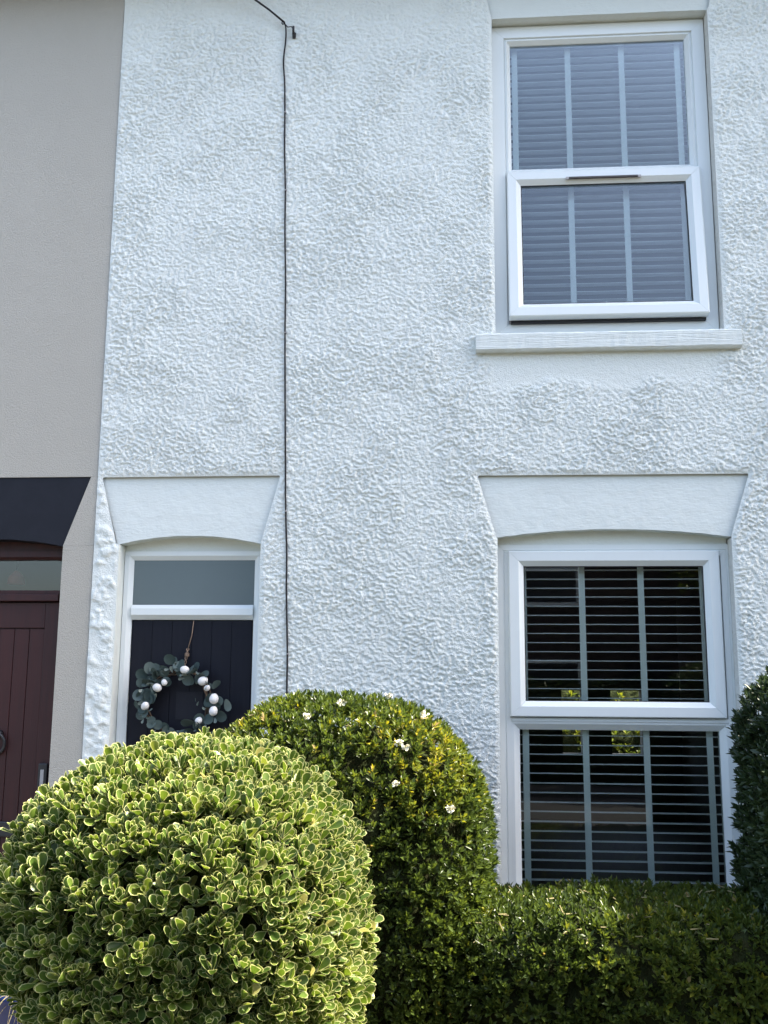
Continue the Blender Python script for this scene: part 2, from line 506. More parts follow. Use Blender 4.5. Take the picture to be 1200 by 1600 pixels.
def make_render_wall():
    step = 0.006
    xs = np.arange(PARTY, 2.08, step)
    xs = np.concatenate([xs, [2.10, 2.5, HR]])
    zs = np.concatenate([[GZ - 0.1, 0.0, 0.2], np.arange(0.30, EAVE + 0.02, step)])
    X, Z = np.meshgrid(xs, zs, indexing='ij')
    nx, nz = X.shape
    x, z = X.ravel().copy(), Z.ravel().copy()
    # roughcast relief: short ridges falling to the right, thrown on in clots
    wx = x + 0.006 * (value_noise(x * 22, z * 22, 1) - 0.5) * 2
    wz = z + 0.006 * (value_noise(x * 22 + 9, z * 22 + 5, 2) - 0.5) * 2
    ang = rad(-28) + 0.7 * (value_noise(x * 1.1, z * 1.1, 3) - 0.5)
    u = wx * np.cos(ang) + wz * np.sin(ang)
    v = -wx * np.sin(ang) + wz * np.cos(ang)
    ang0 = rad(-28)
    u = wx * math.cos(ang0) + wz * math.sin(ang0)
    v = -wx * math.sin(ang0) + wz * math.cos(ang0)
    a = value_noise(u * 62 + 40, v * 112 + 40, 4)
    b = value_noise(u * 100 + 80, v * 140 + 80, 5)
    c = value_noise(wx * 130 + 90, wz * 130 + 50, 8)
    big = value_noise(x * 4.5, z * 4.5, 6)
    mid = value_noise(x * 11 + 30, z * 11, 16)
    clot = smoothstep(0.30, 0.64, 0.44 * a + 0.34 * b + 0.22 * c)
    rid = 1 - np.abs(2 * b - 1)
    h = 0.0083 * clot * (0.72 + 0.5 * rid) + 0.0028 * c + 0.003 * mid
    h *= 0.78 + 0.38 * smoothstep(0.25, 0.75, big)
    # flatter under the eaves, under the upper sill and along the rendered edges
    h *= 1 - 0.55 * smoothstep(5.75, 6.15, z + 0.15 * (value_noise(x * 3, z * 3, 9) - 0.5))
    under = smoothstep(3.40, 3.50, z + 0.09 * (value_noise(x * 7, z * 7, 10) - 0.5)) * (z < 3.66) * smoothstep(0.14, 0.24, x) * (1 - smoothstep(1.45, 1.62, x))
    h *= 1 - 0.8 * under
    # the coarse lumpy trowelled strip between the front door and the party line
    q = (1 - smoothstep(-2.03, -2.0, x + np.clip((z - 2.5), 0, 1) * 0.26)) * (1 - smoothstep(2.86, 2.93, z))
    lum = .62 * value_noise(u * 19 + 5, v * 27 + 5, 12) + .38 * value_noise(u * 45, v * 50, 15)
    hq = 0.0125 * smoothstep(0.28, 0.85, lum) + 0.0022 * value_noise(u * 60, v * 80, 14)
    h = h * (1 - q) + hq * q
    keep_face = np.ones((nx - 1, nz - 1), bool)
    move = np.zeros(nx * nz, bool)
    dmin = np.full(nx * nz, 1e9)
    for poly in (LOW, UPP, DOO):
        ins = poly_inside(x, z, poly)
        d, qx, qz = poly_dist(x, z, poly)
        I = ins.reshape(nx, nz)
        allin = I[:-1, :-1] & I[1:, :-1] & I[:-1, 1:] & I[1:, 1:]
        keep_face &= ~allin
        x = np.where(ins, qx, x)
        z = np.where(ins, qz, z)
        dmin = np.minimum(dmin, np.where(ins, 0, d))
    h *= smoothstep(-0.004, 0.03, dmin)
    h *= smoothstep(-0.006, 0.02, x - PARTY) * 0.85 + 0.15
    co = np.stack([x, -h, z], 1)
    idx = np.arange(nx * nz).reshape(nx, nz)
    q4 = np.stack([idx[:-1, :-1], idx[1:, :-1], idx[1:, 1:], idx[:-1, 1:]], -1)[keep_face]
    me = bpy.data.meshes.new('wall')
    used = np.zeros(nx * nz, bool)
    used[q4.ravel()] = True
    remap = np.cumsum(used) - 1
    co = co[used]
    q4 = remap[q4]
    me.vertices.add(len(co))
    me.vertices.foreach_set('co', co.ravel())
    me.loops.add(q4.size)
    me.loops.foreach_set('vertex_index', q4.ravel().astype(np.int32))
    me.polygons.add(len(q4))
    me.polygons.foreach_set('loop_start', np.arange(0, q4.size, 4, dtype=np.int32))
    me.polygons.foreach_set('loop_total', np.full(len(q4), 4, np.int32))
    me.polygons.foreach_set('use_smooth', np.ones(len(q4), bool))
    me.update(calc_edges=True)
    me.materials.append(MATS['white_render'])
    return link(bpy.data.objects.new('wall', me), house)


make_render_wall()

# masonry behind the render, and the other walls, floors and roof of the house
T0, T1 = 0.034, 0.28
boxes_obj('masonry', [
    (PARTY + .002, D_X0 - .012, T0, T1, GZ, EAVE), (D_X0 - .012, D_X1 + .012, T0, T1, 2.60, EAVE),
    (D_X1 + .012, U_X0 - .012, T0, T1, GZ, EAVE),
    (U_X0 - .012, U_X1 + .012, T0, T1, GZ, 0.41), (U_X0 - .012, U_X1 + .012, T0, T1, 2.63, 3.66), (U_X0 - .012, U_X1 + .012, T0, T1, 5.93, EAVE),
    (U_X1 + .012, HR - .002, T0, T1, GZ, EAVE)], 'render_plain', house)
BACK = 8.0
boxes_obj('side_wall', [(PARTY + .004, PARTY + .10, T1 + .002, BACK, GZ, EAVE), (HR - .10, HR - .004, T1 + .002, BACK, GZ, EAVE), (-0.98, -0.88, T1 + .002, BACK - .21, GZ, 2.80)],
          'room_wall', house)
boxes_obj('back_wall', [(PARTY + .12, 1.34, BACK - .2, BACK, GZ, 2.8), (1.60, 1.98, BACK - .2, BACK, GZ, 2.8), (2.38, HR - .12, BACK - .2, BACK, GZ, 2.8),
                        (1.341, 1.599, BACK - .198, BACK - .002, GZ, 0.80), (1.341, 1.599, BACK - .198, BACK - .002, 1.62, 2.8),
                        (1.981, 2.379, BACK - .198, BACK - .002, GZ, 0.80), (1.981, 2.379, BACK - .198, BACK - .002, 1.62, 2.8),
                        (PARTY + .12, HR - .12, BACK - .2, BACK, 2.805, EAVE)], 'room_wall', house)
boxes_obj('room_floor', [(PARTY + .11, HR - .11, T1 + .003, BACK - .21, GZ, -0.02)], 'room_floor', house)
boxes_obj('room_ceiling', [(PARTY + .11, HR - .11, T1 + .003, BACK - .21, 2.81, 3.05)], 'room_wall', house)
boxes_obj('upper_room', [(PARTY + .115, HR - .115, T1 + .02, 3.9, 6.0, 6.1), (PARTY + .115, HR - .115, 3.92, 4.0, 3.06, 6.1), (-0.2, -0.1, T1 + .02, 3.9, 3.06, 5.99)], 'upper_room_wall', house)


def make_roof(parent, x0, x1, name='roof'):
    bm = bmesh.new()
    pr = [(-0.32, EAVE + .02), (-0.32, EAVE + .12), (4.0, EAVE + 2.7), (8.3, EAVE + .12), (8.3, EAVE + .02)]
    a = [bm.verts.new((x0, y, z)) for y, z in pr]
    b = [bm.verts.new((x1, y, z)) for y, z in pr]
    for i in range(5):
        j = (i + 1) % 5
        bm.faces.new((a[i], a[j], b[j], b[i]))
    bm.faces.new(a[::-1])
    bm.faces.new(b)
    r = bm_obj(name, bm, 'slate', parent)
    bm = bmesh.new()
    n = 10
    prof = [(-0.38 + 0.055 * math.cos(math.pi + k * math.pi / n), EAVE + .10 + 0.055 * math.sin(math.pi + k * math.pi / n)) for k in range(n + 1)]
    prof += [(p[0] * 1.0 + 0.004 * (1 if p[0] < -.38 else -1), p[1] + .004) for p in prof[::-1]]
    a = [bm.verts.new((x0 + .002, y, z)) for y, z in prof]
    b = [bm.verts.new((x1 - .002, y, z)) for y, z in prof]
    for i in range(len(prof)):
        j = (i + 1) % len(prof)
        bm.faces.new((a[i], a[j], b[j], b[i]))
    bm_obj('gutter', bm, 'black_metal', r)
    return r


make_roof(house, PARTY, HR)


def reveal(x0, x1, z0, z1, depth=0.0905):
    t = 0.010
    boxes_obj('reveal', [(x0 - t, x0, 0.0005, depth, z0, z1)], 'reveal_render', house)
    boxes_obj('reveal', [(x1, x1 + t, 0.0005, depth, z0, z1)], 'reveal_render', house)


reveal(W_X0, W_X1, 0.42, 2.525)
reveal(U_X0, U_X1, 3.70, 5.858)
boxes_obj('reveal', [(D_X0 - .010, D_X0, 0.0005, .19, GZ, 2.5)], 'white_plaster', house)
boxes_obj('reveal', [(D_X1, D_X1 + .010, 0.0005, .19, GZ, 2.5)], 'white_plaster', house)


def lintel(parent, top, bot, crown, material, y0=0.019, y1=0.2, over=0.012, n=24):
    """wedge lintel with an arched soffit: top=(x0,x1,z), bot=(x0,x1,z)"""
    bm = bmesh.new()
    tx0, tx1, tz = top
    bx0, bx1, bz = bot
    loop = [(tx0 - over, tz + over), (tx1 + over, tz + over)]
    arc = []
    for k in range(n + 1):
        s = k / n
        xx = bx1 + over * 0.4 + (bx0 - bx1 - over * 0.8) * s
        rr = random.uniform(-.0012, .0012) if 0 < k < n else 0
        arc.append((xx, bz + (crown - bz) * (1 - (2 * s - 1) ** 2) + rr))
    loop += arc
    f = [bm.verts.new((p[0], y0, p[1])) for p in loop]
    g = [bm.verts.new((p[0], y1, p[1])) for p in loop]
    bm.faces.new(f)
    bm.faces.new(g[::-1])
    for i in range(len(loop)):
        j = (i + 1) % len(loop)
        bm.faces.new((f[j], f[i], g[i], g[j]))
    bmesh.ops.triangulate(bm, faces=[q for q in bm.faces if len(q.verts) > 4])
    return bm_obj('lintel', bm, material, parent)


lintel(house, (0.109, 1.656, 2.896), (0.214, 1.548, 2.532), 2.580, 'white_plaster')
lintel(house, (-2.137, -1.055, 2.907), (-2.024, -1.156, 2.500), 2.552, 'white_plaster')
lintel(house, (0.155, 1.625, 6.19), (0.218, 1.575, 5.864), 5.866, 'white_plaster')

# upper sill (stone, cracked paint) and the lower sill behind the hedge
for (x0, x1, z0, z1, yf) in ((0.106, 1.645, 3.638, 3.748, -0.055), (0.10, 1.66, 0.33, 0.44, -0.055)):
    bm = bmesh.new()
    xs = np.linspace(x0, x1, 60)
    sec = [(0.19, z0), (yf + .012, z0), (yf, z0 + .012), (yf - .002, z1 - .010), (yf + .010, z1), (0.19, z1 + .02)]
    prev = None
    for i, x in enumerate(xs):
        j = [bm.verts.new((x, y + (random.uniform(-.0015, .0015) if 0 < q < 5 else 0), zz + (random.uniform(-.0018, .0018) if 0 < q < 5 else 0))) for q, (y, zz) in enumerate(sec)]
        if prev:
            for k in range(len(sec)):
                k2 = (k + 1) % len(sec)
                bm.faces.new((prev[k], prev[k2], j[k2], j[k]))
        else:
            bm.faces.new(j[::-1])
        prev = j
    bm.faces.new(prev)
    bm_obj('window_sill', bm, 'sill_paint', house)

# ---- upper window: fixed top light over an ajar top-hung sash
FY = 0.092
fr_prof = [(0.0, .17), (0.0, FY), (0.058, FY), (0.060, FY + .004), (0.068, FY + .004), (0.070, FY), (0.095, FY + .003), (0.116, FY + .026), (0.116, .17)]
win_u = ring_frame('window', U_X0 + .004, U_X1 - .004, 3.775, 5.852, [(0, .17), (0, FY), (0.074, FY), (0.078, FY + .012), (0.084, FY + .012), (0.084, .17)], 'upvc', house)
tag(win_u, 'upper window with fixed top light and ajar bottom sash')
ring_frame('bead', 0.309, 1.474, 4.845, 5.770, [(0, .16), (0, FY + .008), (0.012, FY + .004), (0.034, FY + .026), (0.034, .16)], 'upvc', win_u)
box_obj('pane', 0.338, 1.445, FY + .034, FY + .040, 4.874, 5.741, 'coated_glass', win_u)
boxes_obj('transom', [(0.312, 1.471, FY + .002, .165, 4.815, 4.8445)], 'upvc', win_u)
boxes_obj('head_filler', [(U_X0 + .003, U_X1 - .003, FY + .012, .165, 5.8525, 5.93)], 'white_plaster', win_u)


def make_sash(parent, x0, x1, z0, z1, yf, width, th=0.062, gl='glass'):
    s = ring_frame('sash', x0, x1, z0, z1, [(0, yf + th), (0, yf + .006), (0.006, yf), (width - .030, yf), (width, yf + .024), (width, yf + th)], 'upvc', parent)
    g = ring_frame('gasket_and_gap_shade', x0 + width - .002, x1 - width + .002, z0 + width - .002, z1 - width + .002,
                   [(0.0015, yf + .030), (0.0015, yf + .026), (0.007, yf + .026), (0.007, yf + .030)], 'gasket_and_gap_shade', parent)
    p = box_obj('pane', x0 + width - .004, x1 - width + .004, yf + .034, yf + .040, z0 + width - .004, z1 - width + .004, gl, parent)
    return s, g, p


hinge = Vector((0, 0.062, 4.838))
tilt = Matrix.Translation(hinge) @ Matrix.Rotation(rad(-3.6), 4, 'X') @ Matrix.Translation(-hinge)
sash_parts = list(make_sash(win_u, 0.309, 1.487, 3.868, 4.838, 0.062, 0.086, gl='coated_glass'))
v_ = boxes_obj('trickle_vent', [(0.690, 1.108, 0.050, 0.0615, 4.770, 4.784)], 'vent_plastic', win_u, bevel=.003)
v2 = boxes_obj('vent_cap', [(0.670, 0.6895, 0.0525, 0.0615, 4.768, 4.786)], 'grey_trim', win_u, bevel=.003)
v3 = boxes_obj('vent_cap', [(1.1085, 1.128, 0.0525, 0.0615, 4.768, 4.786)], 'grey_trim', win_u, bevel=.003)
sash_parts += [v_, v2, v3]
for q in sash_parts:
    q.data.transform(tilt)
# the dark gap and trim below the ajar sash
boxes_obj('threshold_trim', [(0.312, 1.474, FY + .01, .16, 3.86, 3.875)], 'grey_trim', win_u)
boxes_obj('gasket_and_gap_shade', [(0.3125, 1.4735, FY + .03, .155, 3.876, 3.93), (0.311, 0.318, FY - .004, .15, 3.876, 4.81), (1.468, 1.475, FY - .004, .15, 3.876, 4.81)], 'grey_trim', win_u)

boxes_obj('gasket_and_gap_shade', [(0.322, 1.478, FY - .030, FY - .001, 3.849, 3.862)], 'gasket_and_gap_shade', win_u)  # black bar put in as the shade of the gap under the sash

# ---- lower window: proud top sash over a fixed bottom light
win_l = ring_frame('window', W_X0 + .004, 1.562, 0.46, 2.500, [(0, .17), (0, FY), (0.030, FY), (0.032, FY + .005), (0.036, FY + .005), (0.038, FY), (0.066, FY), (0.066, .17)], 'upvc', house)
tag(win_l, 'lower window with fixed bottom light under a proud top sash')
ring_frame('bead', 0.2915, 1.4955, 0.527, 1.490, [(0, .16), (0, FY + .001), (0.012, FY + .002), (0.046, FY + .030), (0.046, .16)], 'upvc', win_l)
box_obj('pane', 0.334, 1.453, FY + .036, FY + .042, 0.57, 1.447, 'glass', win_l)
boxes_obj('transom', [(0.2918, 1.4952, FY - .004, .165, 1.4905, 1.512)], 'upvc', win_l, bevel=.002)
boxes_obj('head_filler', [(W_X0 + .003, W_X1 - .003, FY + .010, .165, 2.5005, 2.60)], 'white_plaster', win_l)
make_sash(win_l, 0.284, 1.484, 1.516, 2.462, 0.064, 0.088)
boxes_obj('sash_groove', [(0.283, 1.485, .088, .16, 1.5121, 1.5159)], 'gasket_and_gap_shade', win_l)

# ---- front door with frosted transom light
DY = 0.105
dfr = ring_frame('door_frame', D_X0 + .004, D_X1 - .004, GZ + .04, 2.470, [(0, .18), (0, DY), (0.026, DY), (0.052, DY + .020), (0.052, .18)], 'upvc', house)
pr = boxes_obj('transom_bar', [(-1.955, -1.219, DY - .006, .17, 2.090, 2.128)], 'upvc', dfr)
bm = bmesh.new()
for (za, zb, ya, yb) in ((2.128, 2.150, DY - .006, DY + .018), (2.090, 2.062, DY - .006, DY + .018)):
    vs4 = [bm.verts.new(p) for p in ((-1.955, ya, za), (-1.219, ya, za), (-1.219, yb, zb), (-1.955, yb, zb))]
    bm.faces.new(vs4)
    e4 = [bm.verts.new(p) for p in ((-1.955, .165, za), (-1.219, .165, za), (-1.219, .165, zb), (-1.955, .165, zb))]
    for i in range(4):
        bm.faces.new((vs4[i], vs4[(i + 1) % 4], e4[(i + 1) % 4], e4[i]))
bm_obj('transom_bead', bm, 'upvc', dfr)
tag(box_obj('transom_pane', -1.957, -1.217, DY + .022, DY + .028, 2.146, 2.421, 'frosted_glass', dfr), 'frosted transom pane above the navy door')
boxes_obj('head_filler', [(D_X0 + .003, D_X1 - .003, DY + .012, .17, 2.4705, 2.585)], 'white_plaster', dfr)
LEAF0, LEAF1 = -1.955, -1.219
door = box_obj('door', LEAF0, LEAF1, DY + .030, DY + .068, GZ + .05, 2.060, 'navy_door', house)
tag(door, 'navy boarded front door')
nb = 6
bw = (LEAF1 - LEAF0 - .016) / nb
b0 = boxes_obj('board', [(0.0008, bw - .0008, DY + .0245, DY + .0298, GZ + .06, 2.056)], 'navy_door', door, bevel=.002)
b0.location.x = LEAF0 + .008
for k in range(1, nb):
    c = b0.copy()
    C.objects.link(c)
    c.parent = door
    c.location.x = LEAF0 + .008 + k * bw
bm = bmesh.new()
add_box(bm, -1.665, -1.505, DY + .018, DY + .0243, 1.48, 1.64)
gp = bm_obj('glass_light', bm, 'navy_paint', door)
boxes_obj('threshold', [(D_X0 + .004, D_X1 - .004, -.06, .2, GZ, GZ + .038)], 'grey_trim', house)

# ------------------------------------------------------------------ venetian blinds
slat_me = None


def make_blind(label, z_top, z_bot, x0=0.300, x1=1.505, y0=0.186, y1=0.236, pitch=0.0530):
    global slat_me
    t = thing('venetian_blind', label, 'blind', (0, 0, z_top))
    if slat_me is None:
        bm = bmesh.new()
        n = 4
        for sgn in (0, 1):
            pass
        prev = None
        for k in range(n + 1):
            s = k / n
            y = y0 + (y1 - y0) * s
            cz = 0.0022 * (1 - (2 * s - 1) ** 2)
            row = [bm.verts.new((x0, y, cz - .0014)), bm.verts.new((x1, y, cz - .0014)), bm.verts.new((x1, y, cz + .0014)), bm.verts.new((x0, y, cz + .0014))]
            if prev:
                for i in range(4):
                    j = (i + 1) % 4
                    bm.faces.new((prev[i], prev[j], row[j], row[i]))
            else:
                bm.faces.new(row[::-1])
            prev = row
        bm.faces.new(prev)
        o = bm_obj('slat', bm, 'blind_white', t)
        slat_me = o.data
    else:
        o = link(bpy.data.objects.new('slat', slat_me), t)
    z = -0.065
    first = True
    while z_top + z > z_bot + 0.02:
        c = o if first else link(bpy.data.objects.new('slat', slat_me), t)
        first = False
        c.location = (0, 0, z + random.uniform(-.0012, .0012))
        c.rotation_euler = (0, random.uniform(-.0009, .0009), 0)
        z -= pitch
    ztop, zb = 0, z + pitch - .03
    boxes_obj('head_rail', [(x0 - .005, x1 + .005, y0 - .004, y1 + .004, -.045, .0)], 'blind_white', t, bevel=.003)
    boxes_obj('bottom_rail', [(x0, x1, y0, y1, zb - .018, zb)], 'blind_white', t, bevel=.003)
    for xc in (0.375, 0.715, 1.056, 1.408):
        boxes_obj('tape', [(xc - .018, xc + .018, y0 - .0060, y0 - .0048, zb - .01, -.046)], 'tape_fabric', t)
    return t


bu = make_blind('white venetian blind with pale tapes behind the upper window', 5.800, 3.80)
make_blind('white venetian blind with pale tapes behind the lower window', 2.480, 0.50)
boxes_obj('cord_tassel', [(0.905, 0.915, .168, .179, -1.86, -1.78)], 'blind_white', bu, bevel=.003)

# ------------------------------------------------------------------ the cable down the front
cable = thing('telephone_cable', 'thin black telephone cable running down the white wall from a hook', 'cable', (-1.036, -0.01, 5.79))
off = Vector((1.036, 0.01, -5.79))
path = [(-0.958, -0.014, 1.30), (-0.983, -0.014, 1.62), (-0.986, -0.015, 1.86), (-1.000, -0.013, 2.20), (-1.004, -0.014, 2.45), (-1.016, -0.014, 2.69), (-1.026, -.013, 3.05), (-1.036, -0.014, 3.40), (-1.046, -0.014, 3.79),
        (-1.050, -.014, 4.1), (-1.062, -0.014, 4.44), (-1.066, -0.015, 4.72), (-1.078, -0.014, 5.00), (-1.082, -.014, 5.25), (-1.088, -0.014, 5.45), (-1.098, -0.02, 5.60), (-1.086, -0.026, 5.75), (-1.088, -0.03, 5.84), (-1.104, -0.032, 5.873)]
bm = bmesh.new()
# smooth the run
fine = []
P_ = [Vector(p) for p in path]
for i in range(len(P_) - 1):
    p0, p1, p2, p3 = P_[max(i - 1, 0)], P_[i], P_[i + 1], P_[min(i + 2, len(P_) - 1)]
    for k in range(5):
        s = k / 5
        fine.append(0.5 * ((2 * p1) + (-p0 + p2) * s + (2 * p0 - 5 * p1 + 4 * p2 - p3) * s * s + (-p0 + 3 * p1 - 3 * p2 + p3) * s ** 3))
fine.append(P_[-1])
tube(bm, [p + off for p in fine], 0.0052, 8)
bm_obj('drop_wire', bm, 'black_rubber', cable, True)
bm = bmesh.new()
tube(bm, [Vector(p) + off for p in ((-1.098, -0.034, 5.868), (-1.19, -0.06, 5.94), (-1.34, -0.10, 6.04), (-1.60, -0.16, 6.19), (-1.95, -0.33, 6.36), (-3.3, -1.2, 6.9), (-6.5, -3.5, 7.6))], 0.0062, 8)
bm_obj('overhead_wire', bm, 'black_rubber', cable, True)
bm = bmesh.new()
tube(bm, [Vector((-1.098, -.03, 5.865)) + off, Vector((-1.075, -.03, 5.835)) + off, Vector((-1.052, -.024, 5.842)) + off, Vector((-1.040, -.02, 5.822)) + off, Vector((-1.034, -.014, 5.80)) + off], 0.0032, 6)
for k in range(6):
    a = k * 1.1
    tube(bm, [Vector((-1.104 + .010 * math.cos(a), -.034, 5.866 + .012 * math.sin(a))) + off, Vector((-1.104 + .010 * math.cos(a + 1.2), -.03, 5.866 + .012 * math.sin(a + 1.2))) + off], 0.0035, 6)
bm_obj('binding', bm, 'black_rubber', cable, True)
bm = bmesh.new()
tube(bm, [Vector((-1.036, .02, 5.79)) + off, Vector((-1.036, -.03, 5.79)) + off, Vector((-1.036, -.04, 5.80)) + off, Vector((-1.036, -.04, 5.83)) + off], 0.008, 8)
tube(bm, [Vector((-1.035, -.012, 5.768)) + off, Vector((-1.035, -.014, 5.80)) + off], [0.011, 0.014], 8)
bm_obj('hook', bm, 'black_metal', cable, True)
cl0 = None
for zc, xc in ((4.72, -1.066), (3.79, -1.046), (2.69, -1.016), (1.86, -0.986), (5.25, -1.082)):
    if cl0 is None:
        cl0 = boxes_obj('clip', [(-.006, .006, -.010, .010, -.004, .004)], 'grey_trim', cable, bevel=.002)
        c = cl0
    else:
        c = link(bpy.data.objects.new('clip', cl0.data), cable)
    c.location = Vector((xc + .003, -.012, zc)) + off

# ------------------------------------------------------------------ the neighbouring house on the left
nh = thing('terraced_house', 'grey roughcast terraced house with black lintel and dark maroon door', 'house', (-4.2, 0, 0))
NX = 4.2


def nbx(name, lst, material, parent=nh, bevel=0.0):
    return boxes_obj(name, [(a + NX, b + NX, c, d, e, f) for a, b, c, d, e, f in lst], material, parent, bevel)


NY = 0.004
ND0, ND1 = -3.20, -2.356
nbx('wall', [(ND1, PARTY - .0035, NY, .28, GZ, 2.4935), (-6.6, ND0, NY, .28, GZ, 2.4935)], 'grey_roughcast')
bm = bmesh.new()
# wall above the lintel and round its slanted ends
for pts in ([(-6.6, 2.912), (PARTY - .0035, 2.912), (PARTY - .0035, EAVE), (-6.6, EAVE)],
            [(-2.356, 2.494), (PARTY - .0035, 2.494), (PARTY - .0035, 2.9115), (-2.208, 2.9115)],
            [(-6.6, 2.494), (-3.20, 2.494), (-3.348, 2.9115), (-6.6, 2.9115)]):
    f = [bm.verts.new((p[0] + NX, NY, p[1])) for p in pts]
    g = [bm.verts.new((p[0] + NX, .28, p[1])) for p in pts]
    bm.faces.new(f)
    bm.faces.new(g[::-1])
    for i in range(4):
        j = (i + 1) % 4
        bm.faces.new((f[j], f[i], g[i], g[j]))
bm_obj('upper_wall', bm, 'grey_roughcast', nh)
nl = lintel(nh, (-3.345 + NX, -2.212 + NX, 2.9085), (-3.198 + NX, -2.358 + NX, 2.490), 2.535, 'navy_paint', y0=0.012, y1=0.26, over=0.002)
tag(nl, 'black painted wedge lintel')
nbx('side_wall', [(-6.6, -6.5, .285, BACK, GZ, EAVE), (PARTY - .11, PARTY - .006, .285, BACK, GZ, EAVE)], 'room_wall')
nbx('back_wall', [(-6.6, PARTY - .006, BACK + .001, BACK + .2, GZ, EAVE)], 'render_plain')
nbx('inner_wall', [(-6.49, PARTY - .115, 2.2, 2.3, GZ, EAVE)], 'room_wall')
nbx('room_ceiling', [(-6.49, PARTY - .115, .285, 2.19, 2.66, 2.75)], 'room_wall')
r = make_roof(nh, -6.6 + NX, PARTY - .004 + NX)
nfr = ring_frame('door_frame', ND0 + .003 + NX, ND1 - .003 + NX, GZ + .03, 2.475, [(0, .22), (0, .115), (0.035, .115), (0.05, .135), (0.05, .22)], 'maroon_wood', nh)
nbx('head_filler', [(ND0 + .004, ND1 - .004, .13, .22, 2.4755, 2.57)], 'maroon_wood', nfr)
nbx('transom_rail', [(ND0 + .054, ND1 - .054, .112, .2, 2.172, 2.215)], 'maroon_wood', nfr, bevel=.004)
nbx('transom_rail', [(ND0 + .054, ND1 - .054, .128, .2, 2.2155, 2.238)], 'maroon_wood', nfr, bevel=.002)
box_obj('transom_pane', ND0 + .05 + NX, ND1 - .05 + NX, .160, .166, 2.235, 2.43, 'glass', nfr)
ndoor = nbx('door', [(ND0 + .055, ND1 - .055, .165, .200, GZ + .04, 2.168)], 'maroon_wood')
tag(ndoor, 'dark maroon tongue and groove door')
nbx('stile', [(ND1 - .142, ND1 - .056, .146, .1648, GZ + .05, 2.165)], 'maroon_wood', ndoor, bevel=.003)
nbx('stile', [(ND0 + .056, ND0 + .142, .146, .1648, GZ + .05, 2.165)], 'maroon_wood', ndoor, bevel=.003)
nbx('top_rail', [(ND0 + .1425, ND1 - .1425, .146, .1648, 2.012, 2.165)], 'maroon_wood', ndoor, bevel=.003)
nbx('bottom_rail', [(ND0 + .1425, ND1 - .1425, .146, .1648, GZ + .05, GZ + .25)], 'maroon_wood', ndoor, bevel=.003)
pw = (ND1 - ND0 - .285) / 6
p0 = boxes_obj('board', [(0.0012, pw - .0012, .154, .1649, GZ + .252, 2.008)], 'maroon_wood', ndoor, bevel=.004)
for k in range(6):
    c = p0 if k == 0 else link(bpy.data.objects.new('board', p0.data), ndoor)
    c.location.x = ND0 + .1425 + NX + k * pw
lk = nbx('lock', [(ND1 - .116, ND1 - .062, .122, .1455, 1.05, 1.22)], 'black_metal', ndoor, bevel=.006)
nbx('lock_plate', [(ND1 - .100, ND1 - .078, .117, .1215, 1.08, 1.185)], 'grey_trim', lk, bevel=.003)
nbx('letter_plate', [(-2.86, -2.555, .136, .1535, 0.80, 0.885)], 'black_metal', ndoor, bevel=.006)
bm = bmesh.new()
cx, cz = -2.735 + NX, 1.33
tube(bm, [Vector((cx + .045 * math.cos(a), .132 - .006 * math.sin(a), cz + .055 * math.sin(a))) for a in np.linspace(0, 2 * math.pi, 20)], .010, 8, False)
tube(bm, [(cx, .1535, cz + .055), (cx, .125, cz + .055)], [.026, .020], 10)
bm_obj('knocker', bm, 'black_metal', ndoor, True)
nbx('threshold', [(ND0 + .005, ND1 - .005, -.05, .24, GZ, GZ + .028)], 'grey_trim')
nbx('doorstep', [(ND0 - .1, ND1 + .08, -.35, -.005, GZ, GZ + .06)], 'paving')

lamp = thing('pendant_lamp', 'small red lampshade seen through the transom of the maroon door', 'lamp', (-2.735, 0.235, 2.285))
bm = bmesh.new()
n = 16
for (z0_, r0_, z1_, r1_) in ((0.0, .055, .045, .048), (.045, .048, .085, .012)):
    a = [bm.verts.new((r0_ * math.cos(k * 6.2832 / n), r0_ * math.sin(k * 6.2832 / n), z0_)) for k in range(n)]
    b = [bm.verts.new((r1_ * math.cos(k * 6.2832 / n), r1_ * math.sin(k * 6.2832 / n), z1_)) for k in range(n)]
    for k in range(n):
        bm.faces.new((a[k], a[(k + 1) % n], b[(k + 1) % n], b[k]))
bm_obj('lamp_shade', bm, 'lamp_red', lamp, True)
bm = bmesh.new()
tube(bm, [(0, 0, .08), (0, 0, .374)], .004, 6)
bm_obj('cord', bm, 'black_rubber', lamp)


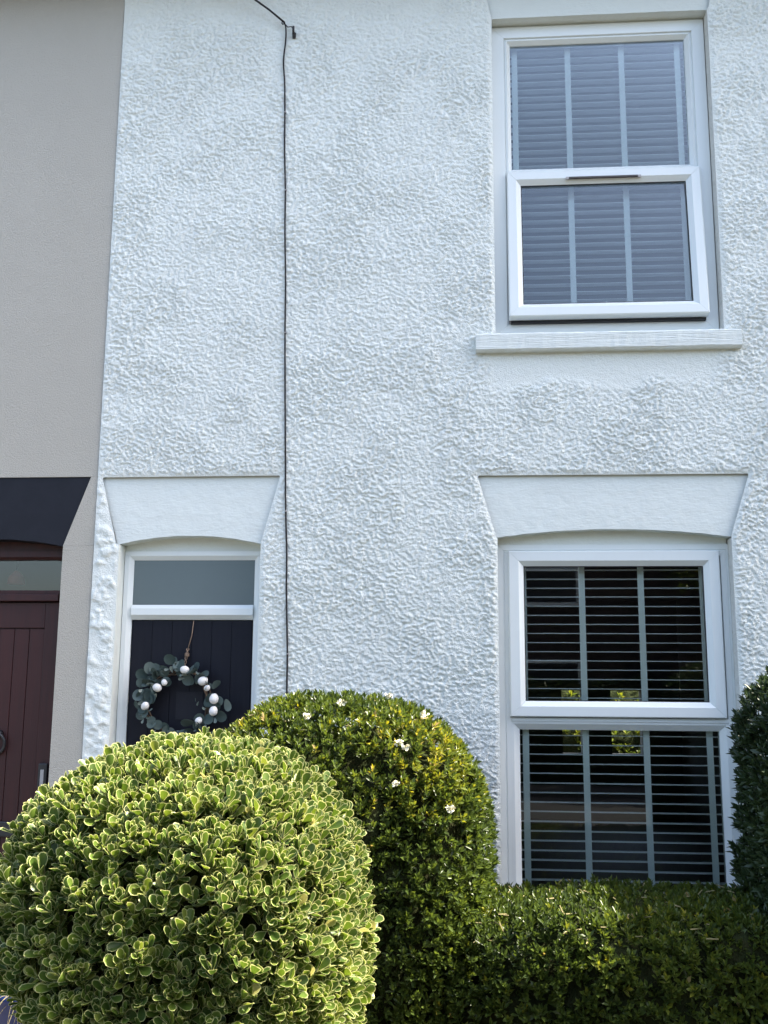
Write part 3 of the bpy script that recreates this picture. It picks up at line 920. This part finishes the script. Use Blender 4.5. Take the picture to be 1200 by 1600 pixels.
# ------------------------------------------------------------------ foliage machinery
def leaf_template(kind):
    """(verts u across / v along / w normal), faces, edge attribute"""
    if kind == 'obovate':          # broad rounded leaf with a margin ring, cupped
        outer = [(0, 0), (.20, .26), (.44, .60), (.48, .80), (.27, .97), (0, 1.0)]
        outer = outer + [(-a, b) for a, b in outer[-2:0:-1]]
        cu, cv = 0, .56
        V, E, F = [], [], []
        for a, b in outer:
            V.append((a, b, .34 * a * a + .10 * (b - .35) ** 2))
            E.append(1.0)
        for a, b in outer:
            a2, b2 = a * .70, cv + (b - cv) * .80
            V.append((a2, b2, .34 * a2 * a2 + .10 * (b2 - .35) ** 2))
            E.append(.45)
        V.append((0, cv, -.015))
        E.append(0)
        n = len(outer)
        for i in range(n):
            j = (i + 1) % n
            F.append((i, j, n + j, n + i))
            F.append((n + i, n + j, 2 * n))
        return np.array(V), F, np.array(E)
    if kind == 'lance':            # small folded leaf, eight triangles
        V = [(0, 0, 0), (.30, .30, .09), (.44, .62, .12), (0, 1, .02), (-.44, .62, .12), (-.30, .30, .09), (0, .32, 0), (0, .64, .01)]
        F = [(0, 1, 6), (1, 2, 7, 6), (2, 3, 7), (3, 4, 7), (4, 5, 6, 7), (5, 0, 6)]
        return np.array(V), F, np.array([0, 1, 1, 1, 1, 1, 0, 0.])
    if kind == 'round':            # eucalyptus disc
        V, F, E = [(0, .5, -.04)], [], [0]
        n = 12
        for k in range(n):
            a = 2 * math.pi * k / n - math.pi / 2
            V.append((.5 * math.cos(a), .5 + .5 * math.sin(a), .10 * math.cos(a) ** 2))
            E.append(1)
        for k in range(n):
            F.append((0, 1 + k, 1 + (k + 1) % n))
        return np.array(V), F, np.array(E, float)


TEMPL = {k: leaf_template(k) for k in ('obovate', 'lance', 'round')}


def unit(a):
    return a / np.maximum(np.linalg.norm(a, axis=-1, keepdims=True), 1e-9)


def leaf_cloud(name, kind, pos, d, nrm, L, W, tone, material, parent):
    """thousands of leaves as ONE mesh (kind stuff)"""
    V, F, E = TEMPL[kind]
    d = unit(d)
    s = unit(np.cross(d, nrm))
    nn = np.cross(s, d)
    N, K = len(pos), len(V)
    co = (pos[:, None] + s[:, None] * (V[None, :, 0:1] * W[:, None, None]) + d[:, None] * (V[None, :, 1:2] * L[:, None, None])
          + nn[:, None] * (V[None, :, 2:3] * L[:, None, None])).reshape(-1, 3)
    loops, totals = [], []
    for f in F:
        loops.extend(f)
        totals.append(len(f))
    loops, totals = np.array(loops), np.array(totals)
    LI = (loops[None] + (np.arange(N) * K)[:, None]).ravel().astype(np.int32)
    TT = np.tile(totals, N).astype(np.int32)
    LS = np.concatenate([[0], np.cumsum(TT)[:-1]]).astype(np.int32)
    me = bpy.data.meshes.new(name)
    me.vertices.add(N * K)
    me.vertices.foreach_set('co', co.ravel())
    me.loops.add(len(LI))
    me.loops.foreach_set('vertex_index', LI)
    me.polygons.add(len(TT))
    me.polygons.foreach_set('loop_start', LS)
    me.polygons.foreach_set('loop_total', TT)
    me.polygons.foreach_set('use_smooth', np.ones(len(TT), bool))
    me.update(calc_edges=True)
    a = me.attributes.new('tone', 'FLOAT', 'POINT')
    a.data.foreach_set('value', np.repeat(tone, K).astype(np.float32))
    a = me.attributes.new('edge', 'FLOAT', 'POINT')
    a.data.foreach_set('value', np.tile(E, N).astype(np.float32))
    me.materials.append(MATS[material])
    o = link(bpy.data.objects.new(name, me), parent)
    o['kind'] = 'stuff'
    return o


SINGLE = {}


def single_leaf_mesh(kind, material, tone):
    key = (kind, material, tone)
    if key not in SINGLE:
        V, F, E = TEMPL[kind]
        me = bpy.data.meshes.new('leaf')
        me.from_pydata([tuple(v) for v in V], [], F)
        me.polygons.foreach_set('use_smooth', [True] * len(me.polygons))
        a = me.attributes.new('tone', 'FLOAT', 'POINT')
        a.data.foreach_set('value', np.full(len(V), tone, np.float32))
        a = me.attributes.new('edge', 'FLOAT', 'POINT')
        a.data.foreach_set('value', E.astype(np.float32))
        me.materials.append(MATS[material])
        SINGLE[key] = me
    return SINGLE[key]


def single_leaves(kind, pos, d, nrm, L, W, tone, material, parent, name='leaf'):
    d = unit(d)
    s = unit(np.cross(d, nrm))
    nn = np.cross(s, d)
    levels = np.round(tone * 8) / 8
    for i in range(len(pos)):
        o = bpy.data.objects.new(name, single_leaf_mesh(kind, material, float(levels[i])))
        C.objects.link(o)
        o.parent = parent
        M = Matrix.Identity(4)
        for r_ in range(3):
            M[r_][0] = s[i, r_] * W[i]
            M[r_][1] = d[i, r_] * L[i]
            M[r_][2] = nn[i, r_] * L[i]
            M[r_][3] = pos[i, r_]
        o.matrix_basis = M


def super_points(n, c, h, p, seed, lump=0.03, lscale=4.0, zmin=GZ, focus=True):
    """points and normals on a clipped-hedge shape |x/a|^p+|y/b|^p+|z/c|^p = 1; denser on the side seen from the street"""
    r = np.random.default_rng(seed)
    m_ = n * 9
    d = unit(r.normal(size=(m_, 3)))
    h = np.array(h)
    c = np.array(c)
    q = np.abs(d / h)
    rr = (q ** p).sum(1) ** (-1 / p)
    X = d * rr[:, None]
    N = unit(np.sign(X) * np.abs(X / h) ** (p - 1) / h)
    wgt = rr ** 2 / np.maximum((N * d).sum(1), .15)
    wgt[(X + c)[:, 2] < zmin] = 0
    if focus:
        wgt *= np.where((N * (np.array(CAM) - (X + c))).sum(1) > -0.25, 1.0, 0.25)
        wgt *= np.where((X + c)[:, 2] < 0.05, 0.35, 1.0)
    k = r.choice(m_, n, p=wgt / wgt.sum())
    X, N = X[k], N[k]
    X = X * (1 + lump * sin_noise(X + c, lscale, seed)[:, None])
    return X, N


def core_mesh(name, c, h, p, scale, parent, seed, material='dark_core'):  # dark lump added inside the leaves to block see-through and light leaks
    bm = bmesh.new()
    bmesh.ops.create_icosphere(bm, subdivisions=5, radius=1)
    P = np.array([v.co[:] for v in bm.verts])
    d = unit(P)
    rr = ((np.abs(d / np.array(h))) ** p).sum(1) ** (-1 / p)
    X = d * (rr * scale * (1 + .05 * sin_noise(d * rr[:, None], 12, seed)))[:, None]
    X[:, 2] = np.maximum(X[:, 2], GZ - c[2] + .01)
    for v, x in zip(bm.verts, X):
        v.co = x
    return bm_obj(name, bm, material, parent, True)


def stems(parent, c, seed, n=9, spread=.3, top=.6):
    r = random.Random(seed)
    bm = bmesh.new()
    for k in range(n):
        x, y = r.uniform(-.12, .12), r.uniform(-.10, .10)
        a = r.uniform(0, 6.28)
        pts = [(x, y, GZ - c[2] - .02)]
        for s in (0.3, 0.6, 1.0):
            pts.append((x + math.cos(a) * spread * s + r.uniform(-.04, .04), y + math.sin(a) * spread * s * .7 + r.uniform(-.04, .04), GZ - c[2] + (c[2] - GZ + top * .5) * s))
        tube(bm, pts, [.016, .013, .010, .005], 6)
    return bm_obj('stem', bm, 'twig', parent, True)


camv = np.array(CAM)


def rosettes(P, N, c, r, per, up_bias, jit, elev, L0, ls, aspect, spread=0.012):
    """leaf clusters at shoot tips P (local), returns arrays of leaves"""
    n = len(P)
    ax = unit(N + np.array([0, 0, up_bias]) + r.normal(size=(n, 3)) * jit)
    t = unit(np.cross(ax, r.normal(size=(n, 3))))
    b = np.cross(ax, t)
    pos, dd, nn, LL, own = [], [], [], [], []
    for k in range(per):
        phi = k * 2.39996 + r.random(n) * .9
        th = np.radians(elev[0] + (elev[1] - elev[0]) * (k + r.random(n)) / per)    # angle off the shoot axis
        rad_ = t * np.cos(phi)[:, None] + b * np.sin(phi)[:, None]
        d = ax * np.cos(th)[:, None] + rad_ * np.sin(th)[:, None]
        nv = ax * np.sin(th)[:, None] - rad_ * np.cos(th)[:, None]
        nv = nv + r.normal(size=(n, 3)) * .22
        base = P - ax * (spread * k * .55)[..., None] if hasattr(spread, 'shape') else P - ax * (spread * k * .5)
        pos.append(base)
        dd.append(d)
        nn.append(nv)
        LL.append(L0 * (1 - ls * .5 + ls * r.random(n)) * (0.72 + 0.28 * min(1, (k + 1) / 3)))
        own.append(np.arange(n))
    pos, dd, nn, LL, own = [np.concatenate(a) for a in (pos, dd, nn, LL, own)]
    W = LL * aspect * (0.85 + .3 * r.random(len(LL)))
    return pos, dd, nn, LL, W, own


def pick_front(pos, d, nrm, L, W, c, count, inset_score=None):
    """indices of the leaves that show largest from the street"""
    wpos = pos + c
    v = camv - wpos
    dist = np.linalg.norm(v, axis=1)
    v = v / dist[:, None]
    s = unit(np.cross(unit(d), nrm))
    fn = unit(np.cross(s, unit(d)))
    # inside the picture
    f_ = np.array([fwd[i] for i in range(3)])
    r_ = np.array([right[i] for i in range(3)])
    u_ = np.array([up[i] for i in range(3)])
    z = -(v * dist[:, None]) @ f_
    px = -(v * dist[:, None]) @ r_ / z * 1550
    py = -(v * dist[:, None]) @ u_ / z * 1550
    inside = (np.abs(px) < 590) & (np.abs(py) < 790)
    area = np.abs((fn * v).sum(1)) * L * W / dist ** 2
    if inset_score is not None:
        area = area * inset_score
    area[~inside] = 0
    return np.argsort(-area)[:count]


# ------------------------------------------------------------------ variegated bush in front
def variegated():
    c = np.array([-0.852, -2.50, 0.92])
    h = (0.542, 0.53, 0.580)
    r = np.random.default_rng(21)
    root = thing('variegated_bush', 'rounded clipped bush of green leaves with cream margins', 'bush', tuple(c))
    P, N = super_points(3700, c, h, 2.45, 22, lump=.022, lscale=4.5)
    # the bush is undercut towards the path
    under = 1 - smoothstep(.64, .98, P[:, 2] + c[2])
    P[:, 0] *= np.where(P[:, 0] < 0, 1 - .44 * under, 1 - .03 * under)
    depth = r.random(len(P)) ** 2.0 * .09
    P = P - N * depth[:, None] + r.normal(size=P.shape) * .008
    pos, d, nv, L, W, own = rosettes(P, N, c, r, 8, 1.0, .36, (10, 70), .048, .6, .49, .009)
    tn = r.random(len(P)) * .55 + .22 * sin_noise(P, 3.0, 5) * .5 + .12
    tone = np.clip(tn[own] + r.normal(size=len(own)) * .13, 0, .95)
    tone = np.where(r.random(len(own)) < .012, 1.0, tone)
    score = np.exp(-depth[own] * 40)
    k = pick_front(pos, d, nv, L, W, c, 300, score)
    mask = np.ones(len(pos), bool)
    mask[k] = False
    single_leaves('obovate', pos[k], d[k], nv[k], L[k], W[k], tone[k], 'variegated_leaf', root)
    leaf_cloud('foliage', 'obovate', pos[mask], d[mask], nv[mask], L[mask], W[mask], tone[mask], 'variegated_leaf', root)
    # woody twigs behind the leaf tips
    bm = bmesh.new()
    for i in r.choice(len(P), 260, replace=False):
        p = Vector(P[i])
        q = p - Vector(N[i]) * .16 + Vector((0, 0, -.06)) + Vector(r.normal(size=3)) * .02
        tube(bm, [q, (p + q) / 2 + Vector(r.normal(size=3)) * .006, p], [.0035, .0028, .002], 4, False)
    tg = bm_obj('twig', bm, 'twig', root)
    tg['kind'] = 'stuff'
    co = core_mesh('core_blocker', c, h, 2.45, .80, root, 3)
    for v in co.data.vertices:
        if v.co.x < 0:
            v.co.x *= 1 - .44 * float(1 - smoothstep(.64, .98, v.co.z + c[2]))
    stems(root, c, 4)
    return root


variegated()


def hedge(name, label, c, h, p, n, seed, material, L0, aspect, per=6, tone_fn=None, parts=120, lump=.025, upb=.8, elev=(10, 68), group=None, flowers=(), core=.86, straws=0):
    c = np.array(c)
    r = np.random.default_rng(seed)
    root = thing(name, label, 'hedge', tuple(c), group)
    P, N = super_points(n, c, h, p, seed + 1, lump=lump, lscale=5)
    depth = r.random(len(P)) ** 1.8 * .075
    P = P - N * depth[:, None] + r.normal(size=P.shape) * .007
    pos, d, nv, L, W, own = rosettes(P, N, c, r, per, upb, .40, elev, L0, .55, aspect, .007)
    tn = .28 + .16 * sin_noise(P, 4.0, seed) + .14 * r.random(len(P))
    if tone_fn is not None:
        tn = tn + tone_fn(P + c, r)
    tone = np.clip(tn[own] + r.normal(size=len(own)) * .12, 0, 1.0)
    k = pick_front(pos, d, nv, L, W, c, parts, np.exp(-depth[own] * 40))
    mask = np.ones(len(pos), bool)
    mask[k] = False
    single_leaves('lance', pos[k], d[k], nv[k], L[k], W[k], tone[k], material, root)
    leaf_cloud('foliage', 'lance', pos[mask], d[mask], nv[mask], L[mask], W[mask], tone[mask], material, root)
    if straws:
        top = np.where((N[:, 2] > .5))[0]
        bm = bmesh.new()
        for i in r.choice(top, straws):
            if (P[i] + c)[0] > 1.2 and r.random() < .6:
                continue
            q = Vector(P[i]) + Vector((0, 0, .012))
            a = r.random() * 6.28
            l = .02 + .035 * r.random()
            tube(bm, [q, q + Vector((math.cos(a) * l, math.sin(a) * l, r.normal() * .012))], [.0036, .0022], 4)
        o = bm_obj('clipping', bm, 'dry_grass', root)
        o['kind'] = 'stuff'
    core_mesh('core_blocker', c, h, p, core, root, seed)
    stems(root, c, seed, n=8, spread=min(h[0], .5), top=h[2])
    for (fx, fy, fz, fr) in flowers:
        bm = bmesh.new()
        rr = random.Random(int(fx * 1000 + fz * 77))
        for _ in range(16):
            a, b = rr.uniform(0, 6.28), rr.uniform(0, 1) ** .5 * fr
            p0 = Vector((math.cos(a) * b, rr.uniform(-.012, .004), math.sin(a) * b * .7))
            u = Vector((rr.gauss(0, 1), rr.gauss(0, 1), rr.gauss(0, 1))).normalized()
            t = u.orthogonal().normalized()
            s = u.cross(t)
            ctr = bm.verts.new(p0)
            ring = [bm.verts.new(p0 + (t * math.cos(q * 1.2566) + s * math.sin(q * 1.2566)) * .0075 + u * .002) for q in range(5)]
            for q in range(5):
                bm.faces.new((ctr, ring[q], ring[(q + 1) % 5]))
        o = bm_obj('flower_cluster', bm, 'petal', root)
        o.location = Vector((fx, fy, fz)) - Vector(c)
    return root


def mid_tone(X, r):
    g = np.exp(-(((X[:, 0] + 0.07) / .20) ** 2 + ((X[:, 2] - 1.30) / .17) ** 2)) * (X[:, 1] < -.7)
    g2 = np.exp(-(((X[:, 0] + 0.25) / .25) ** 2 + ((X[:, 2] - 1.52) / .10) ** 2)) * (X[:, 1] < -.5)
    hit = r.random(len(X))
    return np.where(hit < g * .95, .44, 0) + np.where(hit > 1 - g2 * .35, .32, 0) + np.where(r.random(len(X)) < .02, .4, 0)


def on_mid(px, py, y):
    dv = RC @ Vector(((px - 600) / 1550, 1, -(py - 800) / 1550))
    t = (y + 5.7) / dv.y
    return (CAM.x + dv.x * t, y, CAM.z + dv.z * t)


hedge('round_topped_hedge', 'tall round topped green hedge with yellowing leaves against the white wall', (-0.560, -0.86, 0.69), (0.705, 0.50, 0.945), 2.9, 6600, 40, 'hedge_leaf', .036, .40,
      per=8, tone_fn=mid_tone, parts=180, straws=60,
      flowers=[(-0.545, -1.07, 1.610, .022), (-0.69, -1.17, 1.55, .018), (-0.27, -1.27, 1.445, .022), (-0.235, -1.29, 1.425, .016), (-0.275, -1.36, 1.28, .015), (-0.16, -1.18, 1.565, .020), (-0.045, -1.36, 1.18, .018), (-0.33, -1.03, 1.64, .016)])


def low_tone(X, r):
    return np.where(r.random(len(X)) < .05, .38, 0) - .05


hedge('low_hedge', 'low flat topped green hedge below the lower window', (1.20, -0.88, 0.23), (1.36, 0.50, 0.52), 5.0, 7400, 60, 'hedge_leaf', .036, .42,
      per=8, tone_fn=low_tone, parts=180, lump=.018, core=.88, straws=260)

hedge('tall_hedge', 'tall dark green hedge with white flowers at the right of the lower window', (2.18, -0.90, 0.78), (0.84, 0.66, 1.07), 4.5, 5600, 80, 'dark_hedge_leaf', .050, .38,
      per=7, parts=120, upb=.9, lump=.02, core=.86,
      flowers=[(1.47, -0.80, 1.60, .030), (1.43, -0.86, 1.50, .020), (1.49, -0.78, 1.67, .026), (1.46, -1.0, 1.56, .024), (1.43, -1.02, 1.44, .022), (1.41, -.88, 1.41, .014)])

# ------------------------------------------------------------------ wreath on the navy door
WR = (-1.642, 0.10, 1.575)
wreath = thing('door_wreath', 'round eucalyptus wreath with white eggs hanging on the navy door', 'wreath', WR)
rw = random.Random(5)
bm = bmesh.new()
for k in range(5):
    pts = []
    ph = rw.uniform(0, 6)
    for i in range(37):
        a = i * 2 * math.pi / 36
        R_ = .185 + .012 * math.sin(3 * a + ph) + .006 * math.sin(7 * a + ph * 2)
        pts.append((R_ * math.cos(a), -.004 + .010 * math.sin(5 * a + ph), R_ * math.sin(a)))
    tube(bm, pts, .0045, 5, False)
bm_obj('twig_ring', bm, 'twig', wreath, True)
nr = np.random.default_rng(9)
pos, dd, nn, LL, WW, tt = [], [], [], [], [], []
for k in range(84):
    a = nr.random() * 6.283
    R_ = max(.155, .190 + nr.normal() * .036)
    p = np.array([R_ * math.cos(a), -.012 - nr.random() * .03, R_ * math.sin(a)])
    out = np.array([math.cos(a), 0, math.sin(a)])
    tan = np.array([-math.sin(a), 0, math.cos(a)])
    d = out * max(-.5, nr.normal(.45, .8)) + tan * nr.normal(0, .7) + np.array([0, -.25 - .35 * nr.random(), 0])
    n_ = np.array([0, -1, 0]) + nr.normal(size=3) * .38
    pos.append(p)
    dd.append(d)
    nn.append(n_)
    l = .050 + .030 * nr.random()
    LL.append(l)
    WW.append(l * (.86 + .14 * nr.random()))
    tt.append(np.clip(.35 + nr.normal() * .2, 0, .9))
pos, dd, nn = np.array(pos), np.array(dd), np.array(nn)
single_leaves('round', pos, dd, nn, np.array(LL), np.array(WW), np.array(tt), 'eucalyptus_leaf', wreath)
pos, dd, nn, LL = [], [], [], []
for k in range(56):
    a = nr.random() * 6.283
    R_ = .185 + nr.normal() * .028
    pos.append([R_ * math.cos(a), -.045 - nr.random() * .02, R_ * math.sin(a)])
    out = np.array([math.cos(a), 0, math.sin(a)])
    dd.append(out * nr.normal(.2, .7) + np.array([0, -.6, 0]) + np.array([-math.sin(a), 0, math.cos(a)]) * nr.normal(0, .9))
    nn.append(np.array([0, -1, 0]) + nr.normal(size=3) * .8)
    LL.append(.026 + .02 * nr.random())
LL = np.array(LL)
single_leaves('obovate', np.array(pos), np.array(dd), np.array(nn), LL, LL * .55, np.clip(.8 + nr.normal(size=len(LL)) * .18, 0, 1), 'eucalyptus_leaf', wreath)
EGGS = [(292, 1047, .024), (320, 1064, .026), (327.5, 1075, .017), (339, 1092, .027), (338.6, 1111, .025), (249.5, 1075, .024), (260, 1067, .017), (231, 1104, .023), (316, 1126, .020)]
egg_me = None
for (ex, ey, er) in EGGS:
    lx = -1.62 + (ex - 285) * .00375 - WR[0]
    lz = 1.597 - (ey - 1093) * .00365 - WR[2]
    if egg_me is None:
        bm = bmesh.new()
        bmesh.ops.create_uvsphere(bm, u_segments=16, v_segments=12, radius=1)
        for v in bm.verts:
            v.co.z *= 1.25 if v.co.z > 0 else 1.05
        o = bm_obj('egg', bm, 'egg_white', wreath, True)
        egg_me = o.data
    else:
        o = link(bpy.data.objects.new('egg', egg_me), wreath)
    o.location = (lx, -.062, lz)
    o.scale = (er, er, er)
    o.rotation_euler = (rw.uniform(-.6, .6), rw.uniform(-1.2, 1.2), 0)
bm = bmesh.new()
zt = 2.058 - WR[2]
tube(bm, [(.066, .020, zt), (.058, .018, zt - .09), (.040, .012, .315)], .0030, 6)
for s in (0, 1):
    pts = []
    for i in range(30):
        q = i / 29
        a = q * 16 + s * math.pi
        pts.append((.040 - .018 * q + .006 * math.cos(a), .010 - .01 * q + .006 * math.sin(a), .315 - .13 * q))
    tube(bm, pts, .0036, 5)
for k in range(3):
    tube(bm, [(.037 + .012 * math.cos(a), .006 + .01 * math.sin(a), .285 - .006 * k) for a in np.linspace(0, 6.28, 10)], .0032, 5, False)
bm_obj('twine', bm, 'twine', wreath, True)

# ------------------------------------------------------------------ blue pot with dry grass
tag(box_obj('paving_block', -2.145, -1.825, -1.21, -0.89, GZ - .005, GZ + .129, 'paving', None, .008), 'low stone paving block under the blue plant pot', 'block')
pot = thing('plant_pot', 'glazed blue plant pot with wispy dry grass behind the cream edged bush', 'pot', (-1.985, -1.05, GZ + .13))
bm = bmesh.new()
prof = [(.085, 0), (.10, .03), (.125, .22), (.135, .36), (.145, .37), (.147, .40), (.135, .405), (.125, .37), (.12, .33)]
n = 28
rings = [[bm.verts.new((r_ * math.cos(k * 6.28319 / n), r_ * math.sin(k * 6.28319 / n), z_)) for k in range(n)] for r_, z_ in prof]
for a, b in zip(rings[:-1], rings[1:]):
    for k in range(n):
        bm.faces.new((a[k], a[(k + 1) % n], b[(k + 1) % n], b[k]))
bm.faces.new(rings[0][::-1])
bm_obj('pot_body', bm, 'pot_blue', pot, True)
bm = bmesh.new()
bmesh.ops.create_circle(bm, cap_ends=True, segments=24, radius=.122)
for v in bm.verts:
    v.co.z = .355
bm_obj('earth', bm, 'soil', pot)
bm = bmesh.new()
for k in range(130):
    a = rw.uniform(0, 6.28)
    l = rw.uniform(.12, .30)
    ox, oy = .09 * rw.uniform(-1, 1), .09 * rw.uniform(-1, 1)
    pts = []
    for i in range(7):
        s = i / 6
        pts.append((ox + math.cos(a) * l * .95 * s, oy + math.sin(a) * l * .95 * s, .35 + l * (0.95 * s - 1.75 * s * s * (.4 + .6 * abs(math.sin(a * 3)))) + .04 * s))
    tube(bm, pts, [.0022 * (1 - .8 * i / 6) for i in range(7)], 3, False)
o = bm_obj('grass_tuft', bm, 'dry_grass', pot)
o['kind'] = 'stuff'

# ------------------------------------------------------------------ what the panes reflect and what lies beyond: the street's other side, the back garden
opp = thing('brick_terrace', 'red brick terrace with slate roof across the street, reflected in the lower window', 'house', (0, -15, 0))
boxes_obj('wall', [(-4.2, 16, -4, 0, GZ, 5.4)], 'brickwork', opp)
bm = bmesh.new()
pr_ = [(.3, 5.402), (.3, 5.5), (-2.5, 7.6), (-5.3, 5.5), (-5.3, 5.402)]
a = [bm.verts.new((-4.3, y, z)) for y, z in pr_]
b = [bm.verts.new((16.2, y, z)) for y, z in pr_]
for i in range(5):
    bm.faces.new((a[i], a[(i + 1) % 5], b[(i + 1) % 5], b[i]))
bm.faces.new(a[::-1])
bm.faces.new(b)
bm_obj('roof', bm, 'slate', opp)
for hx in (-3.6, 1.2, 6.0, 10.8):
    for zz in (0.7, 3.3):
        wo = boxes_obj('window', [(hx, hx + 1.3, .002, .05, zz, zz + 1.5)], 'upvc', opp)
        boxes_obj('pane', [(hx + .08, hx + 1.22, .0505, .056, zz + .08, zz + .72), (hx + .08, hx + 1.22, .0505, .056, zz + .80, zz + 1.42)], 'black_metal', wo)
    boxes_obj('door', [(hx + 2.2, hx + 3.1, .002, .06, GZ, 2.1)], 'navy_paint', opp)

rn = thing('terraced_house', 'plain rendered terraced house adjoining the white house beyond the tall dark hedge', 'house', (5.4, 0, 0))
boxes_obj('wall', [(HR + .004 - 5.4, 4.6, .004, BACK, GZ, EAVE)], 'render_plain', rn)
make_roof(rn, HR + .004 - 5.4, 4.6)

gh = thing('garden_hedge', 'leafy green back garden hedge seen through the lower window', 'hedge', (2.2, 11.0, 0.2))
X, N = super_points(1300, (2.2, 11.0, .2), (3.2, 1.5, 1.6), 2.2, 91, lump=.04, lscale=3, focus=False)
rr_ = np.random.default_rng(92)
pos, d, nv, L, W, own = rosettes(X, N, np.zeros(3), rr_, 5, .6, .4, (15, 80), .11, .5, .5, .01)
leaf_cloud('foliage', 'lance', pos, d, nv, L, W, np.clip(.64 + .14 * rr_.normal(size=len(pos)), 0, .93), 'hedge_leaf', gh)
core_mesh('core_blocker', (2.2, 11.0, .2), (3.2, 1.5, 1.6), 2.2, .93, gh, 93)

oh = thing('street_hedge', 'dark green hedge in front of the terrace across the street', 'hedge', (4.0, -14.2, 0.6))
X, N = super_points(1500, (4.0, -14.2, .6), (6.0, .5, 1.1), 5, 95, lump=.02, lscale=2, focus=False)
pos, d, nv, L, W, own = rosettes(X, N, np.zeros(3), rr_, 5, .6, .4, (15, 80), .16, .5, .5, .01)
leaf_cloud('foliage', 'lance', pos, d, nv, L, W, np.clip(.3 + .2 * rr_.normal(size=len(pos)), 0, .7), 'dark_hedge_leaf', oh)
core_mesh('core_blocker', (4.0, -14.2, .6), (6.0, .5, 1.1), 5, .95, oh, 96)

st = thing('added_shade_tree', 'added out-of-view leafy tree with grey trunk that shades the road', 'tree', (5.8, -7.0, GZ))  # unseen tree added to shade the road that the lower panes reflect
bm = bmesh.new()
tube(bm, [(0, 0, -.02), (.03, .02, 1.2), (-.03, .05, 2.4), (.05, 0, 3.6), (.1, -.05, 5.0)], [.17, .14, .12, .09, .04], 10)
tr_ = random.Random(3)
for k in range(12):
    a = k * 2.4
    z0 = 2.4 + k * .2
    l = tr_.uniform(1.0, 2.0)
    tube(bm, [(0, .02, z0), (math.cos(a) * l * .5, math.sin(a) * l * .5, z0 + .5), (math.cos(a) * l, math.sin(a) * l, z0 + .7 + l * .3)], [.06, .04, .015], 6)
bm_obj('trunk', bm, 'twig', st, True)
Pc = unit(rr_.normal(size=(2600, 3))) * (rr_.random((2600, 1)) ** .45) * np.array([2.3, 2.3, 1.9])
Pc = Pc * (1 + .18 * sin_noise(Pc, 1.6, 7)[:, None]) + np.array([0, 0, 4.3])
pos, d, nv, L, W, own = rosettes(Pc, unit(Pc - np.array([0, 0, 3.6])), np.zeros(3), rr_, 5, .3, .6, (20, 85), .12, .5, .55, .02)
o = leaf_cloud('crown', 'lance', pos, d, nv, L, W, np.clip(.4 + .2 * rr_.normal(size=len(pos)), 0, .8), 'hedge_leaf', st)

st2 = st.copy()  # copy of the added tree, shading the far side of the road
C.objects.link(st2)
st2.location = (6.6, -13.2, GZ)
st2.rotation_euler.z = 2.1
st2.scale = (1.25, 1.25, 1.15)
tag(st2, 'second added out-of-view tree that shades the road before the terrace')
for ch in st.children:
    c = ch.copy()
    C.objects.link(c)
    c.parent = st2
